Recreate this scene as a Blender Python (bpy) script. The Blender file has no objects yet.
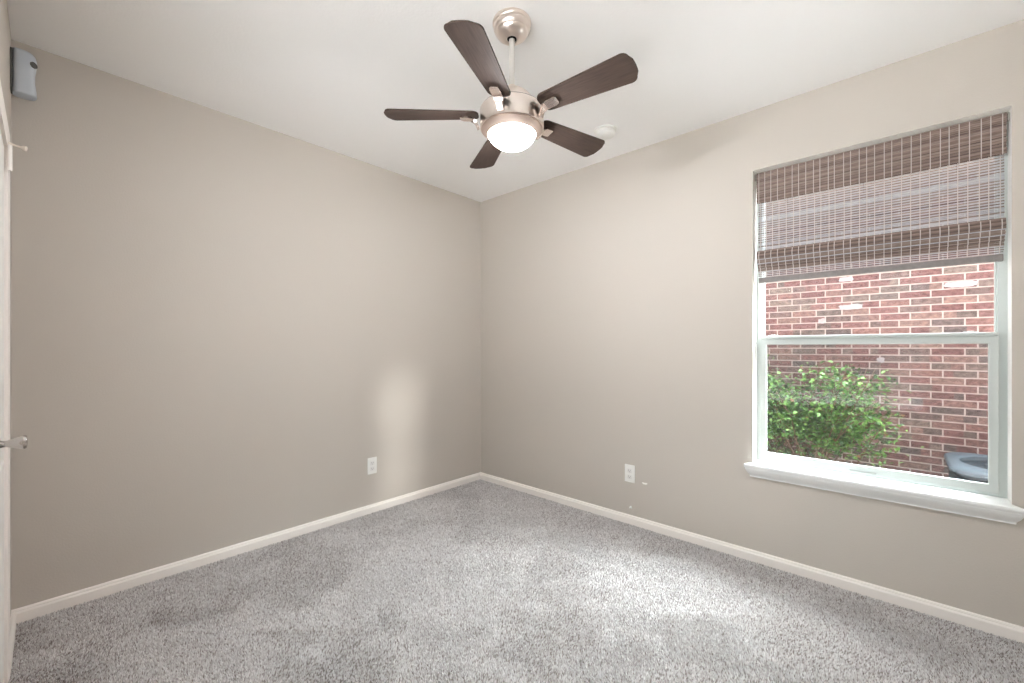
import bpy, bmesh, math, random
import numpy as np
from mathutils import Vector, Matrix

random.seed(7)
rng = np.random.default_rng(7)
SC = bpy.context.scene
COL = SC.collection
PI = math.pi

# ------------------------------------------------------------------ camera
cam_d = bpy.data.cameras.new('camera')
cam = bpy.data.objects.new('camera', cam_d)
COL.objects.link(cam)
cam.location = (-2.59, -2.746, 1.147)
cam.rotation_euler = (math.radians(90), 0, math.radians(42.44 - 90))
cam_d.sensor_width = 36.0
cam_d.lens = 425.4 * 36.0 / 1024.0
cam_d.shift_y = 6.9 / 1024.0
cam_d.clip_start = 0.01
SC.camera = cam

# ------------------------------------------------------------------ view, sky, sun
SC.view_settings.view_transform = 'Standard'
SC.view_settings.look = 'None'
SC.view_settings.exposure = 0.70
SC.view_settings.gamma = 1.0
SC.view_settings.use_curve_mapping = False
SC.cycles.use_denoising = True
SC.cycles.max_bounces = 14
SC.cycles.diffuse_bounces = 8
SC.cycles.transparent_max_bounces = 24
SC.cycles.sample_clamp_indirect = 6.0

SKY = 3.6
GLOW = 118.0
GLOW_DIR = (0.45, -0.50, 0.74)
SUN = 4.4
LAMP = 13.0
BOWL = 84.0

world = bpy.data.worlds.new('sky')
SC.world = world
world.use_nodes = True
wn = world.node_tree.nodes
wl = world.node_tree.links
# bright overcast: three times brighter overhead than at the horizon
w_tc = wn.new('ShaderNodeTexCoord'); w_sep = wn.new('ShaderNodeSeparateXYZ'); w_mr = wn.new('ShaderNodeMapRange')
wl.new(w_tc.outputs['Generated'], w_sep.inputs[0]); wl.new(w_sep.outputs['Z'], w_mr.inputs[0])
w_mr.inputs['From Min'].default_value = 0.0; w_mr.inputs['From Max'].default_value = 1.0
w_mr.inputs['To Min'].default_value = SKY / 3.0; w_mr.inputs['To Max'].default_value = SKY
# the sun shows as a broad bright glow through the cloud, high above the roof next door
w_dot = wn.new('ShaderNodeVectorMath'); w_dot.operation = 'DOT_PRODUCT'
w_dot.inputs[1].default_value = Vector(GLOW_DIR).normalized()
wl.new(w_tc.outputs['Generated'], w_dot.inputs[0])
w_max = wn.new('ShaderNodeMath'); w_max.operation = 'MAXIMUM'; w_max.inputs[1].default_value = 0.0
wl.new(w_dot.outputs['Value'], w_max.inputs[0])
w_pow = wn.new('ShaderNodeMath'); w_pow.operation = 'POWER'; w_pow.inputs[1].default_value = 14.0
wl.new(w_max.outputs[0], w_pow.inputs[0])
w_add = wn.new('ShaderNodeMath'); w_add.operation = 'MULTIPLY_ADD'; w_add.inputs[1].default_value = GLOW
wl.new(w_pow.outputs[0], w_add.inputs[0]); wl.new(w_mr.outputs[0], w_add.inputs[2])
wl.new(w_add.outputs[0], wn['Background'].inputs['Strength'])
wn['Background'].inputs['Color'].default_value = (0.88, 0.95, 1.0, 1)

sun_d = bpy.data.lights.new('sun', 'SUN')
sun_d.energy = SUN
sun_d.angle = math.radians(9)
sun_d.color = (1.0, 0.98, 0.96)
sun = bpy.data.objects.new('sun', sun_d)
COL.objects.link(sun)
sd = Vector((-0.315, 0.95, -0.225)).normalized()       # the way the light travels, along the side yard
sun.rotation_euler = sd.to_track_quat('-Z', 'Y').to_euler()
sun.location = (4, -12, 6)

# ------------------------------------------------------------------ materials
def srgb(r, g, b):
    def f(c):
        c /= 255.0
        return c / 12.92 if c <= 0.04045 else ((c + 0.055) / 1.055) ** 2.4
    return (f(r), f(g), f(b), 1.0)

def mat(name, color, rough=0.6, metal=0.0, spec=0.5, noise=None, bump=None, emit=None):
    """noise = (scale, amount): mottles the colour; bump = (scale, distance)"""
    m = bpy.data.materials.new(name)
    m.use_nodes = True
    n = m.node_tree.nodes
    l = m.node_tree.links
    p = n['Principled BSDF']
    p.inputs['Base Color'].default_value = color
    p.inputs['Roughness'].default_value = rough
    p.inputs['Metallic'].default_value = metal
    p.inputs['Specular IOR Level'].default_value = spec
    tc = n.new('ShaderNodeTexCoord')
    if noise:
        t = n.new('ShaderNodeTexNoise')
        t.inputs['Scale'].default_value = noise[0]
        t.inputs['Detail'].default_value = 4
        l.new(tc.outputs['Object'], t.inputs['Vector'])
        r = n.new('ShaderNodeValToRGB')
        a = noise[1]
        r.color_ramp.elements[0].position = 0.3
        r.color_ramp.elements[1].position = 0.7
        r.color_ramp.elements[0].color = tuple(c * (1 - a) for c in color[:3]) + (1,)
        r.color_ramp.elements[1].color = tuple(min(1, c * (1 + a)) for c in color[:3]) + (1,)
        l.new(t.outputs[0], r.inputs[0])
        l.new(r.outputs[0], p.inputs['Base Color'])
    if bump:
        t = n.new('ShaderNodeTexNoise')
        t.inputs['Scale'].default_value = bump[0]
        t.inputs['Detail'].default_value = 3
        l.new(tc.outputs['Object'], t.inputs['Vector'])
        b = n.new('ShaderNodeBump')
        b.inputs['Strength'].default_value = 0.5
        b.inputs['Distance'].default_value = bump[1]
        l.new(t.outputs[0], b.inputs['Height'])
        l.new(b.outputs[0], p.inputs['Normal'])
    if emit:
        p.inputs['Emission Color'].default_value = emit[0]
        p.inputs['Emission Strength'].default_value = emit[1]
    return m

def attr_mat(name, rough=0.8, spec=0.3, noise=None, bump=None):
    """colour from the mesh's own colour attribute (bricks, reeds, tufts, leaves), mottled by noise"""
    m = mat(name, (0.5, 0.5, 0.5, 1), rough, 0, spec, None, bump)
    n = m.node_tree.nodes
    l = m.node_tree.links
    a = n.new('ShaderNodeAttribute')
    a.attribute_name = 'tint'
    out = a.outputs['Color']
    if noise:
        tc = n.new('ShaderNodeTexCoord')
        mp = n.new('ShaderNodeMapping')
        mp.inputs['Scale'].default_value = noise[2] if len(noise) > 2 else (1, 1, 1)
        l.new(tc.outputs['Object'], mp.inputs['Vector'])
        t = n.new('ShaderNodeTexNoise')
        t.inputs['Scale'].default_value = noise[0]
        t.inputs['Detail'].default_value = 3
        l.new(mp.outputs[0], t.inputs['Vector'])
        r = n.new('ShaderNodeMapRange')
        r.inputs['From Min'].default_value = 0.3
        r.inputs['From Max'].default_value = 0.7
        r.inputs['To Min'].default_value = 1 - noise[1]
        r.inputs['To Max'].default_value = 1 + noise[1]
        l.new(t.outputs[0], r.inputs[0])
        mx = n.new('ShaderNodeVectorMath')
        mx.operation = 'SCALE'
        l.new(out, mx.inputs[0])
        l.new(r.outputs[0], mx.inputs['Scale'])
        out = mx.outputs[0]
    l.new(out, n['Principled BSDF'].inputs['Base Color'])
    return m

M = {}
M['wall'] = mat('beige wall paint', srgb(195, 187.5, 179), 0.75, spec=0.25, bump=(140, 0.0012))
M['ceiling'] = mat('white ceiling paint', srgb(250, 249, 248), 0.85, spec=0.2, bump=(110, 0.0015))
M['trim'] = mat('white gloss trim paint', srgb(243, 237, 231), 0.4, spec=0.4)
M['white_return'] = mat('white window return', srgb(243, 241, 236), 0.6)
M['sill'] = mat('white sill paint', srgb(240, 240, 239), 0.35)
M['vinyl'] = mat('grey white window vinyl', srgb(194, 199, 196), 0.45)
M['vinyl_line'] = mat('grey window gasket', srgb(168, 172, 168), 0.6)
M['door'] = mat('white door paint', srgb(246, 244, 240), 0.4)
M['plastic'] = mat('white plastic', srgb(238, 237, 233), 0.35)
M['socket'] = mat('white socket face', srgb(230, 228, 225), 0.4)
M['slot'] = mat('grey slot', srgb(128, 125, 122), 0.6)
M['floor'] = mat('carpet backing', srgb(120, 113, 108), 1.0, spec=0.0, noise=(90, 0.25))
M['nickel'] = mat('brushed nickel', srgb(232, 220, 212), 0.30, metal=1.0, bump=(300, 0.0002))
M['nickel_ring'] = mat('satin nickel ring', srgb(196, 176, 164), 0.5, metal=0.9)
M['nickel_dark'] = mat('dark nickel groove', srgb(105, 90, 80), 0.4, metal=0.8)
M['rod'] = mat('satin nickel rod', srgb(218, 214, 210), 0.4, metal=0.6)
M['bracket'] = mat('polished nickel bracket', srgb(240, 226, 218), 0.22, metal=1.0)
M['black'] = mat('black rubber', srgb(25, 24, 23), 0.7)
M['chrome'] = mat('chrome', srgb(190, 186, 182), 0.18, metal=1.0)
M['grey_plastic'] = mat('pale blue grey plastic', srgb(196, 203, 211), 0.4)
M['grey_plastic_dark'] = mat('dark grey plastic', srgb(90, 88, 84), 0.6)
M['rubber_tip'] = mat('cream rubber tip', srgb(226, 215, 203), 0.6)
M['stem'] = mat('brown stem', srgb(104, 84, 68), 0.9, noise=(40, 0.3))
M['ground'] = mat('mulched soil', srgb(122, 104, 92), 1.0, spec=0.1, noise=(14, 0.35), bump=(60, 0.02))
M['mortar'] = mat('pale mortar', srgb(198, 189, 184), 0.95, spec=0.1, noise=(30, 0.12), bump=(120, 0.004))
M['brick'] = attr_mat('red brick', 0.9, 0.15, (24, 0.42, (1, 1, 1.6)), bump=(90, 0.004))
M['smear'] = mat('white mortar smear', srgb(180, 178, 180), 0.95, spec=0.1, noise=(25, 0.1))
M['soffit'] = mat('white painted soffit', srgb(220, 216, 210), 0.7)
M['shingle'] = mat('grey roof shingle', srgb(120, 112, 106), 0.95, noise=(8, 0.3))
M['reed'] = attr_mat('woven reed', 0.75, 0.2, (30, 0.22, (1, 1, 8)))
M['thread'] = mat('pale warp thread', srgb(192, 184, 179), 0.9)
M['cord'] = mat('brown pull cord', srgb(110, 95, 88), 0.9)
M['bar'] = mat('grey wrapped bottom bar', srgb(128, 123, 121), 0.8, noise=(60, 0.1))
M['leaf'] = attr_mat('glossy leaf', 0.4, 0.5)
M['tub'] = mat('blue grey moulded plastic', srgb(92, 103, 112), 0.5, noise=(9, 0.05))
M['tub_dark'] = mat('dark slate grille', srgb(58, 68, 76), 0.6)
M['tuft'] = attr_mat('carpet yarn', 1.0, 0.0)
M['walk'] = mat('added pale concrete walk', srgb(232, 230, 226), 0.9, noise=(12, 0.08))
M['own_brick'] = mat('dark red brick outside', srgb(120, 84, 76), 0.95, noise=(20, 0.25))
M['yard'] = mat('added pale yard', srgb(204, 196, 194), 1.0, spec=0.1, noise=(10, 0.12))
M['concrete'] = mat('concrete', srgb(170, 165, 158), 0.9, noise=(20, 0.15))

# dark walnut blades with a fine grain along the blade
m = mat('dark walnut veneer', srgb(92, 72, 62), 0.6, spec=0.12)
n = m.node_tree.nodes; l = m.node_tree.links
tc = n.new('ShaderNodeTexCoord'); mp = n.new('ShaderNodeMapping'); mp.inputs['Scale'].default_value = (6, 90, 6)
t = n.new('ShaderNodeTexNoise'); t.inputs['Scale'].default_value = 2.0; t.inputs['Detail'].default_value = 6
r = n.new('ShaderNodeValToRGB')
r.color_ramp.elements[0].position = 0.3; r.color_ramp.elements[0].color = srgb(54, 44, 39)
r.color_ramp.elements[1].position = 0.75; r.color_ramp.elements[1].color = srgb(76, 62, 55)
l.new(tc.outputs['Object'], mp.inputs[0]); l.new(mp.outputs[0], t.inputs['Vector'])
l.new(t.outputs[0], r.inputs[0]); l.new(r.outputs[0], n['Principled BSDF'].inputs['Base Color'])
M['walnut'] = m

# frosted bowl: glows, and lets the bulb behind it through
m = bpy.data.materials.new('lit frosted glass'); m.use_nodes = True
n = m.node_tree.nodes; l = m.node_tree.links
n.remove(n['Principled BSDF'])
em = n.new('ShaderNodeEmission'); em.inputs[0].default_value = (0.955, 0.98, 1.015, 1); em.inputs[1].default_value = BOWL
tr_ = n.new('ShaderNodeBsdfTransparent'); tr_.inputs[0].default_value = (0.9, 0.9, 0.9, 1)
ad = n.new('ShaderNodeAddShader')
l.new(em.outputs[0], ad.inputs[0]); l.new(tr_.outputs[0], ad.inputs[1]); l.new(ad.outputs[0], n['Material Output'].inputs['Surface'])
M['bowl'] = m

# clear pane: mostly see-through, a little mirror
def pane_mat(name, tint, grey=None):
    m = bpy.data.materials.new(name); m.use_nodes = True
    n = m.node_tree.nodes; l = m.node_tree.links
    n.remove(n['Principled BSDF'])
    out = n['Material Output']
    tr = n.new('ShaderNodeBsdfTransparent'); tr.inputs[0].default_value = tint
    if grey is None:
        g = n.new('ShaderNodeBsdfGlossy'); g.inputs['Roughness'].default_value = 0.02
        lw = n.new('ShaderNodeLayerWeight'); lw.inputs['Blend'].default_value = 0.5
        pw = n.new('ShaderNodeMath'); pw.operation = 'POWER'; pw.inputs[1].default_value = 5.0
        l.new(lw.outputs['Facing'], pw.inputs[0])
        f = n.new('ShaderNodeMath'); f.operation = 'MULTIPLY_ADD'; f.inputs[1].default_value = 0.9; f.inputs[2].default_value = 0.013
        l.new(pw.outputs[0], f.inputs[0])
        mx = n.new('ShaderNodeMixShader')
        l.new(f.outputs[0], mx.inputs[0]); l.new(tr.outputs[0], mx.inputs[1]); l.new(g.outputs[0], mx.inputs[2])
    else:
        d = n.new('ShaderNodeBsdfDiffuse'); d.inputs[0].default_value = grey[0]
        mx = n.new('ShaderNodeMixShader'); mx.inputs[0].default_value = grey[1]
        l.new(tr.outputs[0], mx.inputs[1]); l.new(d.outputs[0], mx.inputs[2])
    l.new(mx.outputs[0], out.inputs['Surface'])
    return m
M['pane'] = pane_mat('window glass', (0.96, 0.98, 0.97, 1))
M['screen'] = pane_mat('insect screen mesh', (1, 1, 1, 1), (srgb(84, 84, 83), 0.16))

# ------------------------------------------------------------------ helpers
def link(name, me, m=None, parent=None):
    o = bpy.data.objects.new(name, me)
    COL.objects.link(o)
    for mm in (m if isinstance(m, (list, tuple)) else [m]):
        if mm: me.materials.append(mm)
    if parent: o.parent = parent
    return o

def obj(name, bm, m, parent=None, smooth=False, angle=None):
    me = bpy.data.meshes.new(name)
    bm.normal_update()
    bm.to_mesh(me); bm.free()
    if smooth:
        for p in me.polygons: p.use_smooth = True
        if angle: me.set_sharp_from_angle(angle=math.radians(angle))
    return link(name, me, m, parent)

def tag(o, label, cat, group=None, kind=None):
    o['label'] = label; o['category'] = cat
    if group: o['group'] = group
    if kind: o['kind'] = kind
    return o

def struct(o, label=None, cat=None):
    o['kind'] = 'structure'
    if label: o['label'] = label
    if cat: o['category'] = cat
    return o

def empty(name, loc, rotz=0):
    o = bpy.data.objects.new(name, None)
    o.empty_display_size = 0.1
    COL.objects.link(o)
    o.location = loc; o.rotation_euler = (0, 0, rotz)
    return o

def box(bm, x0, x1, y0, y1, z0, z1, bevel=0.0, seg=2):
    r = bmesh.ops.create_cube(bm, size=1.0)
    vs = r['verts']
    for v in vs:
        v.co = Vector(((x0 + x1) / 2 + v.co.x * (x1 - x0), (y0 + y1) / 2 + v.co.y * (y1 - y0), (z0 + z1) / 2 + v.co.z * (z1 - z0)))
    if bevel > 0:
        es = list({e for v in vs for e in v.link_edges})
        bmesh.ops.bevel(bm, geom=es, offset=bevel, segments=seg, affect='EDGES', profile=0.5, clamp_overlap=True)

def new_box(*a, **k):
    bm = bmesh.new(); box(bm, *a, **k); return bm

def lathe(bm, prof, seg=48, cx=0, cy=0, cap=True):
    rings = []
    for (r, z) in prof:
        if r < 1e-6:
            rings.append([bm.verts.new((cx, cy, z))])
        else:
            rings.append([bm.verts.new((cx + r * math.cos(2 * PI * i / seg), cy + r * math.sin(2 * PI * i / seg), z)) for i in range(seg)])
    for a, b in zip(rings[:-1], rings[1:]):
        for i in range(seg):
            j = (i + 1) % seg
            if len(a) == 1 and len(b) == 1: continue
            if len(a) == 1: bm.faces.new((a[0], b[i], b[j]))
            elif len(b) == 1: bm.faces.new((a[i], b[0], a[j]))
            else: bm.faces.new((a[i], b[i], b[j], a[j]))
    if cap:
        if len(rings[0]) > 1: bm.faces.new(rings[0])
        if len(rings[-1]) > 1: bm.faces.new(list(reversed(rings[-1])))
    bmesh.ops.recalc_face_normals(bm, faces=bm.faces)

def tube(bm, pts, radii, seg=10):
    pts = [Vector(p) for p in pts]
    if not isinstance(radii, (list, tuple)): radii = [radii] * len(pts)
    rings = []
    for i, p in enumerate(pts):
        d = (pts[min(i + 1, len(pts) - 1)] - pts[max(i - 1, 0)]).normalized()
        q = d.to_track_quat('Z', 'Y')
        rings.append([bm.verts.new(p + q @ Vector((radii[i] * math.cos(2 * PI * k / seg), radii[i] * math.sin(2 * PI * k / seg), 0))) for k in range(seg)])
    fs = []
    for a, b in zip(rings[:-1], rings[1:]):
        for k in range(seg):
            j = (k + 1) % seg
            fs.append(bm.faces.new((a[k], a[j], b[j], b[k])))
    fs.append(bm.faces.new(list(reversed(rings[0])))); fs.append(bm.faces.new(rings[-1]))

def loft(bm, rings, cap=True):
    rs = [[bm.verts.new(p) for p in ring] for ring in rings]
    k = len(rs[0])
    for a, b in zip(rs[:-1], rs[1:]):
        for i in range(k):
            j = (i + 1) % k
            bm.faces.new((a[i], a[j], b[j], b[i]))
    if cap:
        bm.faces.new(list(reversed(rs[0]))); bm.faces.new(rs[-1])
    bmesh.ops.recalc_face_normals(bm, faces=bm.faces)

def np_mesh(name, verts, faces, m, tint=None, parent=None, smooth=False):
    """verts (n,3); faces (f,k) all with the same corner count; tint (n,3) per vertex"""
    me = bpy.data.meshes.new(name)
    nv = len(verts); nf, k = faces.shape
    me.vertices.add(nv); me.vertices.foreach_set('co', verts.astype(np.float32).ravel())
    me.loops.add(nf * k); me.loops.foreach_set('vertex_index', faces.astype(np.int32).ravel())
    me.polygons.add(nf)
    me.polygons.foreach_set('loop_start', np.arange(0, nf * k, k, dtype=np.int32))
    me.polygons.foreach_set('use_smooth', np.full(nf, smooth))
    me.update(calc_edges=True)
    if tint is not None:
        at = me.color_attributes.new('tint', 'FLOAT_COLOR', 'POINT')
        at.data.foreach_set('color', np.concatenate([tint, np.ones((nv, 1))], 1).astype(np.float32).ravel())
    return link(name, me, m, parent)

BOXF = np.array([[0, 1, 3, 2], [4, 6, 7, 5], [0, 4, 5, 1], [2, 3, 7, 6], [0, 2, 6, 4], [1, 5, 7, 3]])
def boxes_np(lo, hi):
    n = len(lo)
    v = np.zeros((n, 8, 3))
    for i in range(8):
        for ax, bit in ((0, 4), (1, 2), (2, 1)):
            v[:, i, ax] = np.where(i & bit, hi[:, ax], lo[:, ax])
    f = (BOXF[None] + 8 * np.arange(n)[:, None, None]).reshape(-1, 4)
    return v.reshape(-1, 3), f

def panel_with_hole(name, P, u0, u1, v0, v1, h, t0, t1, m, m_hole):
    """one connected slab with one rectangular hole; P(u, v, t) places it; h = (u0, u1, v0, v1)"""
    bm = bmesh.new()
    def ring(a, b, c, d, t): return [bm.verts.new(P(u, v, t)) for u, v in ((a, c), (b, c), (b, d), (a, d))]
    O0, O1 = ring(u0, u1, v0, v1, t0), ring(u0, u1, v0, v1, t1)
    H0, H1 = ring(*h, t0), ring(*h, t1)
    for i in range(4):
        j = (i + 1) % 4
        bm.faces.new((O0[i], O0[j], H0[j], H0[i])); bm.faces.new((O1[i], H1[i], H1[j], O1[j]))
        bm.faces.new((O0[i], O1[i], O1[j], O0[j]))
        f = bm.faces.new((H0[i], H0[j], H1[j], H1[i])); f.material_index = 1
    bmesh.ops.recalc_face_normals(bm, faces=bm.faces)
    return obj(name, bm, [m, m_hole])

# ------------------------------------------------------------------ room shell
H = 2.44
XL, YN = -2.69, -3.21                      # far-left side wall, wall behind the camera
WY0, WY1, WZ0, WZ1 = -3.071, -2.152, 0.505, 2.113      # window opening
T = 0.152

fl = obj('floor', new_box(XL, 0, YN, 0, -0.06, -0.012), M['floor']); struct(fl)
ce = obj('ceiling', new_box(XL - 0.12, T, YN - 0.12, 0.12, H, H + 0.1), M['ceiling']); struct(ce)
wl_ = obj('wall_left', new_box(XL - 0.12, T, 0.0, 0.12, -0.4, H), M['wall']); struct(wl_)
wr = panel_with_hole('wall_right', lambda u, v, t: (t, u, v), YN, 0, -0.4, H, (WY0, WY1, WZ0, WZ1), 0, T, M['wall'], M['white_return']); struct(wr)
wn_ = obj('wall_near', new_box(XL - 0.12, T, YN - 0.12, YN, -0.4, H), M['wall']); struct(wn_)
DY0, DY1, DZ = -0.995, -0.475, 1.845       # doorway in the far-left side wall
ws = panel_with_hole('wall_door_side', lambda u, v, t: (t, u, v), -1.15, 0, -0.4, H, (DY0, DY1, -0.02, DZ), XL - 0.12, XL, M['wall'], M['trim']); struct(ws)
VY0, VY1, VZ0, VZ1 = -2.95, -1.38, 0.50, 2.10      # added window, out of view beside the camera, to brighten the room
wsw = panel_with_hole('wall_near_side', lambda u, v, t: (t, u, v), YN, -1.15, -0.4, H, (VY0, VY1, VZ0, VZ1), XL - 0.12, XL, M['wall'], M['white_return']); struct(wsw)
closet = obj('wall_closet', new_box(XL - 0.16, XL - 0.121, DY0 - 0.1, DY1 + 0.1, -0.1, DZ + 0.1), M['wall']); struct(closet)

# baseboards: a low moulded profile along each wall
BP = [(0, -0.012), (0.0145, -0.012), (0.0145, 0.034), (0.0125, 0.0385), (0.0100, 0.041), (0.0100, 0.046), (0.0072, 0.0505), (0.0035, 0.052), (0, 0.0525)]
def baseboard(name, a, b, nrm):
    bm = bmesh.new()
    a, b, nrm = Vector(a), Vector(b), Vector(nrm)
    d = (b - a).normalized()
    def ring(p, s): return [p + nrm * x + d * (s * x) + Vector((0, 0, z)) for x, z in BP]
    loft(bm, [ring(a, 0), ring(b, 0)])
    o = obj(name, bm, M['trim']); struct(o)
baseboard('baseboard_left', (XL, 0, 0), (0, 0, 0), (0, -1, 0))
baseboard('baseboard_right', (0, 0, 0), (0, YN, 0), (-1, 0, 0))
baseboard('baseboard_near', (0, YN, 0), (XL, YN, 0), (0, 1, 0))
baseboard('baseboard_door_side', (XL, -0.42, 0), (XL, 0, 0), (1, 0, 0))
baseboard('baseboard_door_near', (XL, YN, 0), (XL, -1.05, 0), (1, 0, 0))

# door casing (trim) round the doorway
bm = bmesh.new()
cx0, cx1 = XL, XL + 0.013
pts_o = [(-0.418, -0.012), (-0.418, DZ + 0.058), (-1.052, DZ + 0.058), (-1.052, -0.012)]
pts_i = [(DY1, -0.012), (DY1, DZ), (DY0, DZ), (DY0, -0.012)]
rings = []
for (yo, zo), (yi, zi) in zip(pts_o, pts_i):
    rings.append([(cx0, yo, zo), (cx1 - 0.003, yo, zo), (cx1, yo * .85 + yi * .15, zo * .85 + zi * .15), (cx1, yo * .4 + yi * .6, zo * .4 + zi * .6), (cx1 - 0.004, yi, zi), (cx0, yi, zi)])
loft(bm, rings)
tr = obj('trim_1', bm, M['trim']); struct(tr)

# the door leaf, hinged at its far edge
door = empty('door_1', (XL, DY0, 0)); struct(door)
bm = bmesh.new()
lx0, lx1 = -0.034, 0.001
W_ = DY1 - DY0
box(bm, lx0, lx1, 0.003, W_ - 0.003, 0.006, DZ - 0.004, 0.002)
for z0, z1 in ((0.16, 0.78), (0.95, 1.70)):          # two raised panels
    box(bm, lx1 - 0.004, lx1 + 0.005, 0.10, W_ - 0.10, z0, z1, 0.004)
obj('door_leaf', bm, M['door'], door)
ky, kz = -0.895 - DY0, 0.879
knob = empty('door_knob', (lx1, ky, kz)); knob.parent = door
def xlathe(prof, seg=32):
    bm = bmesh.new(); lathe(bm, prof, seg)
    bmesh.ops.rotate(bm, verts=bm.verts, cent=(0, 0, 0), matrix=Matrix.Rotation(PI / 2, 3, 'Y'))
    return bm
obj('rosette', xlathe([(0.0, 0.0), (0.032, 0.0), (0.032, 0.003), (0.029, 0.006), (0.016, 0.009), (0.012, 0.011), (0, 0.011)]), M['chrome'], knob, True, 40)
obj('knob', xlathe([(0.010, 0.0105), (0.0085, 0.018), (0.0085, 0.023), (0.0115, 0.030), (0.0155, 0.042), (0.0185, 0.052), (0.0192, 0.057), (0.017, 0.0605), (0.010, 0.062), (0, 0.0625)]), M['chrome'], knob, True, 40)
# hinge with its pin stop
hinge_y, hinge_z = DY1 - 0.004 - DY0, 1.865 - 0.02
hs = empty('hinge_stop', (0.014, hinge_y, hinge_z)); hs.parent = door
bm = bmesh.new(); tube(bm, [(0, 0, -0.085), (0, 0, 0.004)], 0.006, 12); obj('hinge', bm, M['trim'], hs, True, 40)
bm = bmesh.new(); tube(bm, [(0, 0, 0.004), (0, 0, 0.010)], 0.0085, 12)
tube(bm, [(-0.008, 0.0, 0.007), (0.010, -0.006, 0.004), (0.030, -0.012, 0.0)], [0.0035, 0.0035, 0.003], 10); obj('stop_rod', bm, M['rubber_tip'], hs, True, 40)
bm = bmesh.new(); tube(bm, [(0.027, -0.011, 0.0005), (0.031, -0.0125, -0.0005), (0.038, -0.0145, -0.0018)], [0.005, 0.008, 0.0085], 14); obj('bumper', bm, M['rubber_tip'], hs, True, 40)

# ------------------------------------------------------------------ carpet pile: countless tufts
def carpet():
    step = 0.0050
    xs = np.arange(XL + 0.004, -0.004, step); ys = np.arange(YN + 0.004, -0.004, step)
    X, Y = np.meshgrid(xs, ys); X = X.ravel(); Y = Y.ravel()
    n = len(X)
    X = X + rng.uniform(-.5, .5, n) * step; Y = Y + rng.uniform(-.5, .5, n) * step
    def field(s, k):
        g = np.random.default_rng(k)
        o = np.zeros(n)
        for _ in range(10):
            a = g.uniform(0, 2 * PI); f = s * g.uniform(.5, 1.5); ph = g.uniform(0, 2 * PI)
            o += np.sin(f * (np.cos(a) * X + np.sin(a) * Y) + ph)
        return o / 2.2
    nap = np.tanh(field(9, 1) + .6 * field(24, 2))            # brushed pile lies one way or the other
    ang = 0.8 + 2.2 * nap + rng.normal(0, .7, n)
    lean = 0.0015 + .002 * rng.random(n)
    h = rng.uniform(0.0075, 0.0110, n) + 0.0007 * nap
    rad = rng.uniform(0.0030, 0.0044, n)
    rot = rng.uniform(0, 2 * PI, n)
    v = np.zeros((n, 4, 3))
    for k in range(3):
        v[:, k, 0] = X + rad * np.cos(rot + k * 2 * PI / 3); v[:, k, 1] = Y + rad * np.sin(rot + k * 2 * PI / 3); v[:, k, 2] = -0.0105
    v[:, 3, 0] = X + lean * np.cos(ang); v[:, 3, 1] = Y + lean * np.sin(ang); v[:, 3, 2] = -0.0105 + h
    v[:, :, 0] = np.clip(v[:, :, 0], XL + .001, -.001); v[:, :, 1] = np.clip(v[:, :, 1], YN + .001, -.001)
    f = np.array([[0, 1, 3], [1, 2, 3], [2, 0, 3]])[None] + 4 * np.arange(n)[:, None, None]
    light, mid, dark = (np.array(srgb(*c)[:3]) for c in ((220, 217, 216), (198, 193, 191), (154, 146, 142)))
    q = rng.random(n)[:, None]
    pd = (.13 - .06 * nap)[:, None]  # pile-direction shading put into colour: share of dark tufts follows nap
    c = np.where(q < pd, dark, np.where(q < .52, mid, light)) * rng.uniform(.85, 1.1, n)[:, None]
    tint = np.repeat(np.clip(c, 0, 1)[:, None, :], 4, 1)
    
    o = np_mesh('carpet_pile', v.reshape(-1, 3), f.reshape(-1, 3), M['tuft'], tint.reshape(-1, 3))
    tag(o, 'grey speckled cut pile carpet covering the whole floor', 'carpet', kind='stuff')
carpet()

# ------------------------------------------------------------------ window
win = empty('window_1', (0, 0, 0)); struct(win)
def ring_frame(x0, x1, y0, y1, z0, z1, wl, wr, wb, wt):
    """closed rectangular frame, one connected mesh: outer y0..y1, z0..z1, member widths left(y1) right(y0) bottom top"""
    bm = bmesh.new()
    def r(x, g): return [bm.verts.new((x, y, z)) for y, z in ((y0 + wr * g, z0 + wb * g), (y1 - wl * g, z0 + wb * g), (y1 - wl * g, z1 - wt * g), (y0 + wr * g, z1 - wt * g))]
    O0, O1, I0, I1 = r(x0, 0), r(x1, 0), r(x0, 1), r(x1, 1)
    for i in range(4):
        j = (i + 1) % 4
        for q in ((O0[i], O0[j], I0[j], I0[i]), (O1[i], I1[i], I1[j], O1[j]), (O0[i], O1[i], O1[j], O0[j]), (I0[i], I0[j], I1[j], I1[i])): bm.faces.new(q)
    bmesh.ops.recalc_face_normals(bm, faces=bm.faces)
    es = [e for e in bm.edges if e.calc_length() > 0.01 and abs(e.verts[0].co.x - e.verts[1].co.x) < 1e-5]
    bmesh.ops.bevel(bm, geom=es, offset=0.0015, segments=1, affect='EDGES', clamp_overlap=True)
    return bm
ZS = 0.527
obj('window_frame', ring_frame(0.088, 0.126, WY0, WY1, ZS, WZ1, 0.028, 0.028, 0.018, 0.03), M['vinyl'], win)
obj('upper_sash', ring_frame(0.104, 0.128, WY0 + .0275, WY1 - .0275, 1.185, WZ1 - .03, 0.006, 0.006, 0.03, 0.03), M['vinyl'], win)
obj('upper_pane', new_box(0.114, 0.118, WY0 + .033, WY1 - .033, 1.214, WZ1 - .059), M['pane'], win)
ls = obj('lower_sash', ring_frame(0.062, 0.082, -3.044, -2.175, 0.5455, 1.215, 0.028, 0.028, 0.034, 0.048), M['vinyl'], win)
obj('lower_pane', new_box(0.070, 0.073, -3.0165, -2.2025, 0.579, 1.1675), M['pane'], ls)
bm = bmesh.new()
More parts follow.
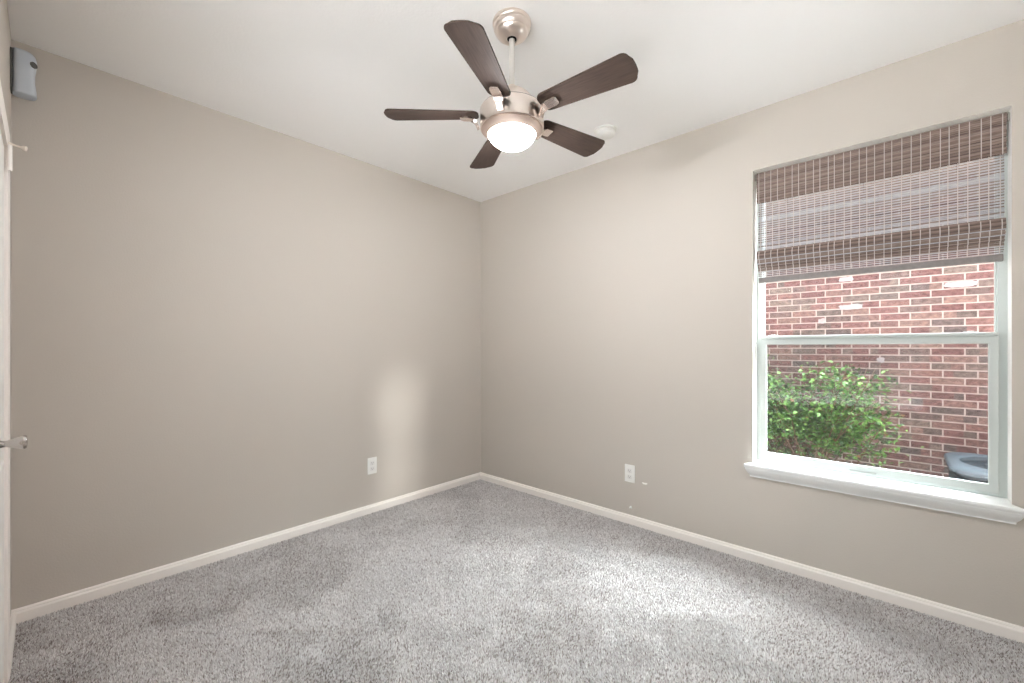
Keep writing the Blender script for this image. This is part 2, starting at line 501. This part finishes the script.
box(bm, 0.050, 0.0625, -3.042, -2.177, 1.199, 1.2145, 0.0025)               # finger lip along the meeting rail
obj('rail_lip', bm, M['vinyl'], ls)
bm = bmesh.new(); box(bm, 0.0585, 0.0625, -2.66, -2.56, 0.548, 0.556, 0.0015); obj('lift_tab', bm, M['vinyl_line'], ls)
for yy in (-2.235, -2.965):
    k = bmesh.new()
    box(k, 0.063, 0.081, yy - 0.022, yy + 0.022, 1.2152, 1.2185, 0.001)
    box(k, 0.056, 0.076, yy - 0.009, yy + 0.009, 1.2184, 1.2215, 0.001)
    obj('sash_lock', k, M['vinyl'], win)
obj('insect_screen', new_box(0.1270, 0.1275, -3.042, -2.181, 0.546, 1.19), M['screen'], win)
# added window, unseen beside the camera: two sashes letting in fill daylight
added_win = empty('added_window', (XL, (VY0 + VY1) / 2, VZ0)); struct(added_win)
def shift(bm):
    bmesh.ops.translate(bm, verts=bm.verts, vec=(-XL, -(VY0 + VY1) / 2, -VZ0)); return bm
obj('window_frame', shift(ring_frame(XL - .115, XL - .06, VY0, VY1, VZ0, VZ1, .028, .028, .03, .03)), M['vinyl'], added_win)
vm = (VZ0 + VZ1) / 2
for za, zb_, xo in ((VZ0 + .031, vm + .02, XL - .085), (vm - .02, VZ1 - .031, XL - .112)):
    sa = obj('sash', shift(ring_frame(xo, xo + .022, VY0 + .029, VY1 - .029, za, zb_, .03, .03, .035, .035)), M['vinyl'], added_win)
    obj('pane', shift(new_box(xo + .010, xo + .013, VY0 + .060, VY1 - .060, za + .036, zb_ - .036)), M['pane'], sa)
obj('window_sill', shift(new_box(XL - .06, XL + .018, VY0 - .03, VY1 + .03, VZ0 - .022, VZ0 - .0005, bevel=.004)), M['sill'], added_win)
# stool and apron
bm = bmesh.new()
prof = [(0, ZS), (-0.048, ZS), (-0.0515, ZS - .003), (-0.0525, ZS - .010), (-0.0505, ZS - .018), (-0.046, ZS - .0215), (-0.046, ZS - .026), (-0.040, ZS - .038), (-0.030, ZS - .052), (-0.020, ZS - .062), (-0.0165, ZS - .068), (-0.0165, ZS - .073), (-0.012, ZS - .075), (0, ZS - .075)]
def sr(y, s): return [(x, y + s * 0.031 * (-x / 0.05), z) for x, z in prof]
loft(bm, [sr(WY0, -1), sr(WY1, 1)])
obj('window_sill', bm, M['sill'], win)
obj('sill_board', new_box(0.0, 0.094, WY0 + .0005, WY1 - .0005, WZ0 + .0005, ZS), M['sill'], win)

# ------------------------------------------------------------------ woven shade
shade = empty('woven_shade', (0.04, (WY0 + WY1) / 2, WZ1))
tag(shade, 'brown woven reed roman shade half raised in the window', 'window blind')
shade_loc = Vector(shade.location)
BY0, BY1 = WY0 + 0.006, WY1 - 0.006

JIT = rng.uniform(-.12, .12, 30)
def reed_sheet(name, path, pitch, hgt, y0, y1, parent, colour_of, threads=True, thick=0.0022, fray=0.002):
    """horizontal reeds woven along a path of (x, z) points; colour_of(z, i)"""
    P = np.array(path, float); seg = np.linalg.norm(np.diff(P, axis=0), axis=1); cum = np.concatenate([[0], np.cumsum(seg)])
    s = np.arange(pitch / 2, cum[-1], pitch)
    x = np.interp(s, cum, P[:, 0]); z = np.interp(s, cum, P[:, 1])
    n = len(s)
    hh = hgt * rng.uniform(.8, 1.08, n) / 2
    lo = np.stack([x - thick / 2, y0 + rng.uniform(0, fray, n), z - hh], 1); hi = np.stack([x + thick / 2, y1 - rng.uniform(0, fray, n), z + hh], 1)
    v, f = boxes_np(lo, hi)
    tint = np.repeat(np.array([colour_of(zz, i) for i, zz in enumerate(z)]), 8, 0)
    v = v - np.array(shade_loc)
    o = np_mesh(name, v, f, M['reed'], tint, parent)
    if threads:
        bm = bmesh.new()
        N = 30
        for k in range(N):
            y = y0 + 0.012 + (y1 - y0 - 0.024) * (k + JIT[k] * (0 < k < N - 1)) / (N - 1)
            pts = [(px - thick / 2 - 0.0006 - shade_loc.x, y - shade_loc.y, pz - shade_loc.z) for px, pz in path]
            w = 0.0015
            a = [bm.verts.new((p[0] + o_[0], p[1] + o_[1], p[2])) for p in pts for o_ in ((-.0006, -w), (-.0006, w), (.0006, w), (.0006, -w))]
            for i in range(len(pts) - 1):
                for q in range(4):
                    r_ = (q + 1) % 4
                    bm.faces.new((a[4 * i + q], a[4 * i + r_], a[4 * i + 4 + r_], a[4 * i + 4 + q]))
        t = obj('warp_threads', bm, M['thread'], o)
        t['kind'] = 'stuff'
    return o

BR = [np.array(srgb(*c)[:3]) for c in ((131, 114, 106), (117, 101, 93), (140, 125, 117), (99, 84, 78), (126, 108, 101))]
PALE = np.array(srgb(176, 177, 182)[:3])
def brown(z, i): return BR[rng.integers(len(BR))] * rng.uniform(.85, 1.15)
def mixed(z, i):
    if (abs(z - 1.715) < 0.022 and rng.random() < .75) or (abs(z - 1.865) < 0.02 and rng.random() < .5): return PALE * rng.uniform(.8, 1)
    return PALE * .95 if i % 2 == 0 else brown(z, i)

va = reed_sheet('valance', [(0.050, WZ1 - 0.003), (0.049, 1.94)], 0.0042, 0.0040, BY0, BY1, shade, brown)
sh = reed_sheet('shade_panel', [(0.072, WZ1 - 0.024), (0.071, 1.675)], 0.0060, 0.0048, BY0 + .004, BY1 - .004, shade, mixed)
# the raised part gathers in folds, each hanging a little lower and further back
zt = 1.690
for k, (zb, xf) in enumerate(((1.632, 0.034), (1.609, 0.043), (1.587, 0.051), (1.564, 0.058), (1.5375, 0.064))):
    path = [(0.071 - .002 * k, zt - .006 - .002 * k), (xf + 0.008, zt - .014 - .003 * k), (xf, zt - .034 - .004 * k), (xf - .001, (zt + zb) / 2 - .012 - .002 * k), (xf, zb + .006), (xf + .003, zb)]
    def foldcol(z, i, zb=zb, k=k):
        if z < zb + .0032: return PALE * .95
        return mixed(z, i) if k == 4 else brown(z, i)
    reed_sheet('fold', path, 0.0046, 0.0042 if k < 4 else .0032, BY0 + .003 + .001 * k, BY1 - .003 - .001 * k, shade, foldcol)
bm = bmesh.new()
box(bm, 0.060 - shade_loc.x, 0.072 - shade_loc.x, BY0 + .008 - shade_loc.y, BY1 - .008 - shade_loc.y, 1.506 - shade_loc.z, 1.5365 - shade_loc.z, 0.003)
obj('bottom_bar', bm, M['bar'], shade)
bm = bmesh.new()
box(bm, 0.053 - shade_loc.x, 0.080 - shade_loc.x, BY0 - shade_loc.y, BY1 - shade_loc.y, WZ1 - .022 - shade_loc.z, WZ1 - .002 - shade_loc.z, 0.002)
obj('head_rail', bm, M['bar'], shade)
for yy in (BY1 - 0.14, (BY0 + BY1) / 2, BY0 + 0.14):
    bm = bmesh.new(); tube(bm, [(0.077 - shade_loc.x, yy - shade_loc.y, WZ1 - .03 - shade_loc.z), (0.077 - shade_loc.x, yy - shade_loc.y, 1.53 - shade_loc.z)], 0.0018, 6)
    obj('pull_cord', bm, M['cord'], shade)
for yy, s in ((BY0 - .002, 1), (BY1 + .002, -1)):
    bm = bmesh.new()
    box(bm, 0.030, 0.046, yy - .003, yy + .003, WZ1 - .045, WZ1 - .012, 0.001)
    bmesh.ops.translate(bm, verts=bm.verts, vec=-shade_loc)
    obj('end_bracket', bm, M['chrome'], shade)

# ------------------------------------------------------------------ ceiling fan
FX, FY = -1.345, -1.607
fan = empty('ceiling_fan', (FX, FY, H))
tag(fan, 'brushed nickel five blade ceiling fan with lit bowl light', 'ceiling fan')
def Z(z): return z - H
def flathe(name, prof, m, parent=fan, seg=64, ang=35):
    bm = bmesh.new(); lathe(bm, [(r, Z(z)) for r, z in prof], seg); return obj(name, bm, m, parent, True, ang)
can = flathe('canopy', [(0.0, 2.4395), (0.0755, 2.4395), (0.0765, 2.436), (0.0765, 2.427), (0.0745, 2.424), (0.0725, 2.4225), (0.0735, 2.419), (0.0725, 2.411), (0.068, 2.402), (0.0645, 2.399), (0.064, 2.396), (0.057, 2.387), (0.047, 2.379), (0.0385, 2.375), (0.031, 2.372), (0.0225, 2.3705), (0.020, 2.372), (0.020, 2.380), (0, 2.380)], M['nickel'])
flathe('hanger_ball', [(0.0, 2.383), (0.012, 2.381), (0.018, 2.376), (0.0185, 2.373), (0.014, 2.3705), (0, 2.370)], M['black'], can)
flathe('down_rod', [(0.0112, 2.376), (0.0112, 2.18)], M['rod'])
flathe('motor_cap', [(0, 2.186), (0.017, 2.186), (0.020, 2.183), (0.021, 2.178), (0.034, 2.170), (0.058, 2.156), (0.074, 2.143), (0.082, 2.130), (0.086, 2.1), (0, 2.1)], M['nickel'])
hou = flathe('motor_housing', [(0, 2.104), (0.085, 2.104), (0.112, 2.098), (0.121, 2.092), (0.121, 2.0895), (0.1255, 2.0885), (0.1265, 2.086), (0.1265, 2.022), (0.1255, 2.0165), (0.1225, 2.0145), (0, 2.0145)], M['nickel'])
flathe('housing_seam', [(0.1215, 2.0925), (0.1228, 2.092), (0.1232, 2.0895), (0.1218, 2.0885)], M['nickel_dark'], hou)
lk = flathe('light_fitter', [(0, 2.0144), (0.1195, 2.0144), (0.1195, 2.012), (0.1215, 2.0115), (0.1190, 2.0090), (0.0960, 1.9915), (0.0930, 1.9925), (0, 2.0065)], M['nickel_ring'])
bw = [(0.0915, 2.004)]
for k in range(0, 13):
    a = k / 12 * PI / 2
    bw.append((0.0915 * math.cos(a) if k < 12 else 0.0, 1.998 - 0.0580 * math.sin(a)))
flathe('light_bowl', bw, M['bowl'], fan, 64, 60)
bulb_d = bpy.data.lights.new('bulb', 'POINT')
bulb_d.energy = LAMP
bulb_d.color = (0.955, 0.98, 1.015)
bulb_d.shadow_soft_size = 0.04
bulb = bpy.data.objects.new('bulb', bulb_d); COL.objects.link(bulb); bulb.parent = fan; bulb.location = (0, 0, Z(1.974))
# blades
ZB = 2.071
PITCH = math.radians(-12)
def blade_outline():
    pts = []
    r0, r1, w0, w1 = 0.132, 0.501, 0.046, 0.064
    def corner(cx, cy, rad, a0, a1, k=7):
        return [(cx + rad * math.cos(a0 + (a1 - a0) * i / k), cy + rad * math.sin(a0 + (a1 - a0) * i / k)) for i in range(k + 1)]
    rr, rt = 0.030, 0.024
    pts += corner(r0 + rr, -w0 + rr, rr, PI, 1.5 * PI)
    pts += corner(r1 - rt - .010, -w1 + rt, rt, 1.5 * PI, 2 * PI - .18)
    for i in range(1, 6):                                   # slightly bowed tip
        y = -w1 + rt + (2 * (w1 - rt)) * i / 6
        pts.append((r1 - .010 * (y / (w1)) ** 2, y))
    pts += corner(r1 - rt - .010, w1 - rt, rt, .18, .5 * PI)
    pts += corner(r0 + rr, w0 - rr, rr, .5 * PI, PI)
    return pts
def tilt(bm):
    bmesh.ops.rotate(bm, verts=bm.verts, cent=(0, 0, 0), matrix=Matrix.Rotation(PITCH, 3, 'X'))
def make_blade(first=None, ang=0.0):
    if first: 
        b = first.copy(); COL.objects.link(b); b.rotation_euler = (0, 0, ang); b.parent = fan
        for ch in first.children:
            c = ch.copy(); COL.objects.link(c); c.parent = b
        return b
    bm = bmesh.new()
    o = blade_outline()
    loft(bm, [[(x, y, -0.003) for x, y in o], [(x, y, 0.003) for x, y in o]])
    big = [e for e in bm.edges if abs(e.verts[0].co.z - e.verts[1].co.z) < 1e-6]
    bmesh.ops.bevel(bm, geom=big, offset=0.0012, segments=1, affect='EDGES', clamp_overlap=True)
    tilt(bm)
    b = obj('blade', bm, M['walnut'], fan)
    b.location = (0, 0, Z(ZB)); b.rotation_euler = (0, 0, ang)
    # blade iron: tongue clamped under the blade and an arm curling down to the light fitter
    bm = bmesh.new()
    sec = [(0.206, -0.0105, .013), (0.203, -0.014, .0185), (0.192, -0.0165, .0205), (0.165, -0.0175, .0205), (0.148, -0.019, .0175), (0.1405, -0.024, .0135), (0.1355, -0.033, .012), (0.1315, -0.044, .012), (0.1285, -0.050, .012)]
    th = .010
    rings = []
    for i, (x, z, w) in enumerate(sec):
        p0 = Vector(sec[max(i - 1, 0)][:2]); p1 = Vector(sec[min(i + 1, len(sec) - 1)][:2]); d = (p1 - p0).normalized(); nn = Vector((-d.y, d.x))
        if nn.y < 0 and i < 4: nn = -nn
        q0 = Vector((x, z)); q1 = q0 - nn * 0 + Vector((nn.x, nn.y)) * (-th if i >= 4 else th) * (1 if i < 4 else -1)
        rings.append([(q0.x, -w, q0.y), (q0.x, w, q0.y), (q1.x, w * .92, q1.y), (q1.x, -w * .92, q1.y)])
    loft(bm, rings)
    es = [e for e in bm.edges]
    bmesh.ops.bevel(bm, geom=es, offset=0.002, segments=2, affect='EDGES', clamp_overlap=True)
    for v in bm.verts:                                        # the tongue follows the blade's pitch
        k = min(1, max(0, (v.co.x - 0.135) / 0.02))
        v.co = Matrix.Rotation(PITCH * k, 3, 'X') @ v.co
    obj('blade_bracket', bm, M['bracket'], b, True, 40)
    return b
base = math.radians(36.6 - 47.56)
b0 = make_blade(None, base)
DROOP = (0.0, 0.9, 0.0, -0.9, -0.9)                          # none of the five hangs quite level
for k in range(0, 5):
    b = b0 if k == 0 else make_blade(b0, base + k * 2 * PI / 5)
    b.rotation_euler = (0, math.radians(DROOP[k]), base + k * 2 * PI / 5)

# ------------------------------------------------------------------ smoke detector
sdm = empty('smoke_detector', (-0.358, -1.453, H))
tag(sdm, 'round white smoke detector on the ceiling behind the fan blades', 'smoke detector')
bm = bmesh.new(); lathe(bm, [(0, -0.0005), (0.066, -0.0005), (0.067, -0.004), (0.064, -0.009), (0.0585, -0.010), (0, -0.010)], 48); obj('base_plate', bm, M['plastic'], sdm, True, 35)
bm = bmesh.new(); lathe(bm, [(0, -0.0101), (0.054, -0.0101), (0.054, -0.014), (0.0575, -0.016), (0.0575, -0.027), (0.054, -0.033), (0.044, -0.037), (0.020, -0.0385), (0, -0.0385)], 48); obj('cover', bm, M['plastic'], sdm, True, 35)

# ------------------------------------------------------------------ outlets
def outlet(loc, rotz, label):
    o = empty('wall_outlet', loc, rotz)
    tag(o, label, 'electrical outlet', 'duplex wall outlets')
    obj('cover_plate', new_box(-.035, .035, -.0065, -.0003, -.0575, .0575, bevel=.0035, seg=3), M['plastic'], o, True, 40)
    for s in (1, -1):
        bm = bmesh.new(); zc = s * 0.0195
        box(bm, -.017, .017, -.0085, -.0063, zc - .0140, zc + .0140, .004, 3)
        f = obj('receptacle', bm, M['socket'], o, True, 40)
        for dx, hh in ((-.0065, .0045), (.0065, .0038)):
            obj('slot', new_box(dx - .0012, dx + .0012, -.0088, -.0084, zc + .002 - hh, zc + .002 + hh), M['slot'], f)
        bm = bmesh.new(); lathe(bm, [(0, -.0002), (.0026, -.0002), (.0026, .0002), (0, .0002)], 12)
        bmesh.ops.rotate(bm, verts=bm.verts, cent=(0, 0, 0), matrix=Matrix.Rotation(PI / 2, 3, 'X')); bmesh.ops.translate(bm, verts=bm.verts, vec=(0, -.0086, zc - .0075))
        obj('ground_hole', bm, M['slot'], f)
    bm = bmesh.new(); lathe(bm, [(0, -.0009), (.0028, -.0009), (.0032, 0), (.0028, .0008), (0, .0011)], 14)
    bmesh.ops.rotate(bm, verts=bm.verts, cent=(0, 0, 0), matrix=Matrix.Rotation(PI / 2, 3, 'X')); bmesh.ops.translate(bm, verts=bm.verts, vec=(0, -.0072, 0))
    obj('screw', bm, M['socket'], o, True, 40)
outlet((-1.047, 0, 0.323), 0, 'white duplex outlet on the left wall beside the pale light patch')
outlet((0, -1.430, 0.325), -PI / 2, 'white duplex outlet on the window wall above two white flecks')

# little leftovers on the window wall
bm = bmesh.new(); lathe(bm, [(0, 0.0002), (0.0085, 0.0002), (0.0085, 0.002), (0.006, 0.006), (0.005, 0.012), (0.003, 0.014), (0, 0.0145)], 20)
bmesh.ops.rotate(bm, verts=bm.verts, cent=(0, 0, 0), matrix=Matrix.Rotation(-PI / 2, 3, 'Y'))
o = obj('cable_plug', bm, M['plastic'], None, True, 40); o.location = (0, -1.436, 0.103)
tag(o, 'tiny white plug in the window wall just above the baseboard', 'wall plug')
bm = bmesh.new()
pts = [(math.cos(a) * (0.017 + .004 * math.sin(3 * a)), math.sin(a) * (0.0075 + .002 * math.cos(2 * a))) for a in [i * 2 * PI / 18 for i in range(18)]]
loft(bm, [[(-.0002, y, z) for y, z in pts], [(-.0012, y * .9, z * .9) for y, z in pts]])
o = obj('filler_patch', bm, M['white_return'], None); o.location = (0, -1.532, 0.279)
tag(o, 'small smeared white filler patch right of the window wall outlet', 'wall patch')

# ------------------------------------------------------------------ grey dispenser high in the corner
dv = empty('air_freshener', (XL, -0.085, 2.183))
tag(dv, 'pale blue grey plastic dispenser mounted high in the left corner', 'air freshener')
def body_ring(z, d, w, x0=0.006, n=28, e=3.2):
    pts = []
    for i in range(n):
        a = 2 * PI * i / n
        c, s = math.cos(a), math.sin(a)
        pts.append((x0 + d / 2 + d / 2 * math.copysign(abs(c) ** (2 / e), c), w / 2 * math.copysign(abs(s) ** (2 / e), s), z))
    return pts
bm = bmesh.new()
loft(bm, [body_ring(z, d, w) for z, d, w in ((z * .91, d + .003, w) for z, d, w in ((0.0005, .052, .058), (0.003, .060, .066), (0.009, .0635, .070), (0.03, .0625, .072), (0.07, .0585, .071), (0.105, .0585, .071), (0.14, .0625, .072), (0.165, .0640, .072), (0.182, .0600, .070), (0.191, .0530, .064), (0.196, .044, .055)))])
obj('dispenser_body', bm, M['grey_plastic'], dv, True, 50)
bm = bmesh.new(); box(bm, 0.0004, 0.0064, -.030, .030, .008, .172, .001); obj('back_plate', bm, M['grey_plastic_dark'], dv)
bm = bmesh.new()
lathe(bm, [(0.0, -.001), (0.0125, -.001), (0.0125, .0015), (0.0105, .002), (0.0095, .0005), (0, .0005)], 24)
bmesh.ops.rotate(bm, verts=bm.verts, cent=(0, 0, 0), matrix=Vector((0.62, -0.78, 0.05)).to_track_quat('Z', 'Y').to_matrix())
bmesh.ops.translate(bm, verts=bm.verts, vec=(0.0640, -0.0310, 0.127))
obj('nozzle_hole', bm, M['grey_plastic_dark'], dv, True, 40)

# ------------------------------------------------------------------ the side yard
GZ = -0.40
g = obj('ground', new_box(T + .001, 9.0, -14, 12, GZ - 0.1, GZ), M['ground']); struct(g)
pw = obj('path', new_box(T + .03, 1.70, -14, 12, GZ + .001, GZ + .04), M['walk']); struct(pw)  # unseen pale walk, added to bounce daylight up to the ceiling
clad = panel_with_hole('wall_exterior', lambda u, v, t: (t, u, v), -9, 6, -0.5, H + .3, (WY0 - .002, WY1 + .002, WZ0 - .002, WZ1 + .002), T + .001, T + .021, M['own_brick'], M['own_brick']); struct(clad)  # unseen cladding, added dark to cut light bounced onto next door's bricks
yard = obj('ground', new_box(-16, XL - .165, -14, 12, GZ - .1, GZ), M['yard']); struct(yard)  # unseen yard, added pale to bounce daylight in through the added window
BX = 2.90
nh = empty('neighbour_house', (BX, -1.0, GZ))
tag(nh, 'red brick wall of the house next door beyond the window', 'house')
NY0, NY1, NZT = -6.5, 6.0, 2.75
obj('mortar_wall', new_box(0.0, 0.35, NY0 + 1.0, NY1 + 1.0, -0.05, NZT - GZ), M['mortar'], nh)
def bricks():
    C = 0.0667; L = 0.2159; J = 0.0115
    z0 = 1.683 - C * 30
    lo, hi, col = [], [], []
    reds = [srgb(*c)[:3] for c in ((166, 124, 119), (160, 114, 110), (172, 134, 126), (154, 109, 106), (170, 127, 119), (180, 146, 136), (150, 102, 99))]
    duns = [srgb(*c)[:3] for c in ((152, 132, 124), (138, 122, 115), (168, 149, 139), (126, 110, 107), (148, 123, 117))]
    r = 0
    while True:
        z = z0 + r * C
        if z > NZT - C: break
        off = 0.0 if r % 2 == 0 else 0.078
        y = -3.242 + off - L * 15
        while y < 5.8:
            if z > GZ - .02 and y > NY0:
                q = rng.random()
                c = np.array(duns[rng.integers(len(duns))] if q < .24 else reds[rng.integers(len(reds))]) * rng.uniform(.88, 1.12)
                p = rng.uniform(-.0012, .0012)
                a, b = y + J / 2, y + L - J / 2
                if rng.random() < .30 and -6 < y < 1:            # tumbled bricks: one end burnt another colour
                    k = a + (b - a) * rng.choice([.3, .4, .6, .7])
                    c2 = np.array(duns[rng.integers(len(duns))] if q >= .24 else reds[rng.integers(len(reds))]) * rng.uniform(.85, 1.1)
                    lo.append((-.0035 + p, a, z + J / 2)); hi.append((.02, k, z + C - J / 2)); col.append(c)
                    lo.append((-.0035 + p, k, z + J / 2)); hi.append((.02, b, z + C - J / 2)); col.append(c2)
                else:
                    lo.append((-.0035 + p, a, z + J / 2)); hi.append((.02, b, z + C - J / 2)); col.append(c)
            y += L
        r += 1
    lo = np.array(lo); hi = np.array(hi)
    lo[:, 1] += 1.0; hi[:, 1] += 1.0; lo[:, 2] -= GZ; hi[:, 2] -= GZ
    v, f = boxes_np(lo, hi)
    o = np_mesh('brickwork', v, f, M['brick'], np.repeat(np.clip(np.array(col) * 0.46 + 0.036, 0, 1), 8, 0), nh)
bricks()
def smear(y, z, w, h, seed):
    g2 = random.Random(seed)
    bm = bmesh.new()
    pts = []
    for a in [i * 2 * PI / 26 for i in range(26)]:
        c, q = math.cos(a), math.sin(a)
        pts.append((y + w * math.copysign(abs(c) ** .55, c) * g2.uniform(.82, 1.08), z + h * math.copysign(abs(q) ** .55, q) * g2.uniform(.7, 1.1)))
    loft(bm, [[(-.003, yy + 1.0, zz - GZ) for yy, zz in pts], [(-.0095, yy * .95 + y * .05 + 1.0, zz * .95 + z * .05 - GZ) for yy, zz in pts]])
    obj('mortar_smear', bm, M['smear'], nh)
# (soffit and roof edge of the house next door)
obj('soffit', new_box(-0.30, 0.35, NY0 + 1.0, NY1 + 1.0, NZT - GZ + .001, NZT - GZ + .16), M['soffit'], nh)
bm = bmesh.new()
loft(bm, [[(-0.35, y, NZT - GZ + .161), (0.6, y, NZT - GZ + .161), (2.6, y, NZT - GZ + 1.55), (2.6, y, NZT - GZ + 1.68)] for y in (NY0 + .7, NY1 + 1.3)])
obj('roof', bm, M['shingle'], nh)

# ------------------------------------------------------------------ shrub against the brick wall
def shrub():
    root = empty('shrub', (2.30, -2.05, GZ))
    tag(root, 'bushy green broadleaf shrub against the brick wall outside', 'shrub')
    R = random.Random(5)
    bm = bmesh.new()
    tips = []
    for i in range(58):
        bx, by = R.gauss(0, .07), R.gauss(0, .12)
        tx, ty, tz = R.uniform(-.32, .32), R.uniform(-.66, 1.0), R.uniform(1.0, 1.42)
        pts = []
        for k in range(6):
            u = k / 5
            pts.append((bx + (tx - bx) * u ** 1.3 + R.gauss(0, .012), by + (ty - by) * u ** 1.1 + R.gauss(0, .012), tz * u))
        tube(bm, pts, [.011 - .0016 * k for k in range(6)], 6)
        tips.append(pts)
        for _ in range(3):
            s = Vector(pts[R.choice([2, 3, 4])]); e = s + Vector((R.uniform(-.2, .2), R.uniform(-.25, .25), R.uniform(.08, .28)))
            tube(bm, [s, s.lerp(e, .5) + Vector((0, 0, .02)), e], [.005, .004, .002], 5)
            tips.append([tuple(s), tuple(s.lerp(e, .5)), tuple(e)])
    obj('stems', bm, M['stem'], root, True)
    V, F, Tn = [], [], []
    greens = [np.array(srgb(*c)[:3]) for c in ((92, 140, 62), (112, 164, 76), (74, 116, 56), (140, 186, 98), (60, 96, 50), (126, 172, 86))]
    brownish = np.array(srgb(140, 104, 70)[:3])
    count = 0
    while count < 12000:
        p = R.choice(tips)
        k = R.uniform(.0, 1.0)
        i = min(int(k * (len(p) - 1)), len(p) - 2); u = k * (len(p) - 1) - i
        c = Vector(p[i]).lerp(Vector(p[i + 1]), u) + Vector((R.gauss(0, .06), R.gauss(0, .07), R.gauss(0, .05)))
        low = 0.62 + 0.10 * math.sin(5 * c.y + 1)
        if c.z < low and R.random() > .10 + (.5 if c.y < -.35 else 0): continue
        L = R.uniform(.028, .050); w = L * R.uniform(.28, .38)
        d = Vector((R.gauss(-.3, .8), R.gauss(0, .8), R.gauss(.3, .55))).normalized()
        sdv = d.cross(Vector((R.gauss(0, .4), R.gauss(0, .4), 1))).normalized(); up = sdv.cross(d)
        b = len(V)
        for (a, s_, h_) in ((0, 0, 0), (.35, -1, .12), (.35, 0, 0), (.35, 1, .12), (.72, -.75, .07), (.72, 0, -.06), (.72, .75, .07), (1.0, 0, -.16)):
            V.append(c + d * (L * a) + sdv * (w * s_) + up * (L * h_))
        F += [(b, b + 1, b + 2, b + 2), (b, b + 2, b + 3, b + 3)]
        F += [(b + 1, b + 4, b + 5, b + 2), (b + 2, b + 5, b + 6, b + 3), (b + 4, b + 7, b + 5, b + 5), (b + 5, b + 7, b + 6, b + 6)]
        col = (brownish if R.random() < .025 else greens[R.randrange(len(greens))]) * R.uniform(.62, .95)
        Tn += [col] * 8
        count += 1
    me = bpy.data.meshes.new('foliage')
    me.from_pydata([tuple(v) for v in V], [], [tuple(dict.fromkeys(f)) for f in F])
    at = me.color_attributes.new('tint', 'FLOAT_COLOR', 'POINT')
    at.data.foreach_set('color', np.concatenate([np.array(Tn), np.ones((len(Tn), 1))], 1).astype(np.float32).ravel())
    for p in me.polygons: p.use_smooth = True
    link('foliage', me, M['leaf'], root)
shrub()

# ------------------------------------------------------------------ outdoor unit by the wall
ac = empty('condenser_unit', (2.27, -3.415, GZ))
tag(ac, 'blue grey outdoor cooling unit with rounded corners beside the brick wall', 'air conditioner')
def rr(w, d, rad, z, n=6):
    pts = []
    for cx, cy, a0 in ((w / 2 - rad, d / 2 - rad, 0), (-w / 2 + rad, d / 2 - rad, PI / 2), (-w / 2 + rad, -d / 2 + rad, PI), (w / 2 - rad, -d / 2 + rad, 1.5 * PI)):
        for i in range(n + 1):
            a = a0 + PI / 2 * i / n
            pts.append((cx + rad * math.cos(a), cy + rad * math.sin(a), z))
    return pts
obj('pad', new_box(-.48, .48, -.48, .48, 0.0, .06, bevel=.01), M['concrete'], ac)
bm = bmesh.new()
loft(bm, [rr(.72, .72, .12, z) for z in (.061, .627)])
cab = obj('cabinet', bm, M['tub_dark'], ac, True, 40)
bm = bmesh.new()
for k in range(19):
    z = .085 + k * .0275
    loft(bm, [rr(.745, .745, .13, z), rr(.752, .752, .13, z + .006), rr(.735, .735, .13, z + .017)])
sl = obj('louvers', bm, M['tub_dark'], cab, True, 40)
bm = bmesh.new()
hole = lambda r_, z: [(r_ * math.cos(PI / 4 * 0 + a), r_ * math.sin(a), z) for a in [i * 2 * PI / 28 + PI / 28 for i in range(28)]]
loft(bm, [rr(.76, .76, .14, .628), rr(.80, .80, .16, .630), rr(.81, .81, .165, .640), rr(.80, .80, .16, .656), rr(.765, .765, .15, .667), hole(.335, .671), hole(.328, .666), hole(.325, .60)], cap=False)
top = obj('top_cover', bm, M['tub'], ac, True, 50)
bm = bmesh.new()
lathe(bm, [(0, .632), (.324, .632), (.324, .628), (0, .628)], 40)
gr = obj('fan_grille', bm, M['tub_dark'], ac)
bm = bmesh.new()
for r_ in (.06, .13, .20, .26, .31):
    pts = [(r_ * math.cos(a), r_ * math.sin(a), .640) for a in [i * 2 * PI / 32 for i in range(33)]]
    tube(bm, pts, .003, 5)
obj('guard_rings', bm, M['tub_dark'], gr)

# pale mortar smeared over a few bricks
for (y, z, w, h_, sdd) in ((-2.372, 1.566, .105, .030, 1), (-3.14, 1.720, .115, .027, 2), (-2.332, 1.850, .060, .026, 3), (-2.133, 1.434, .034, .028, 4), (-2.60, 1.034, .030, .028, 5)):
    smear(y, z, w, h_, sdd)
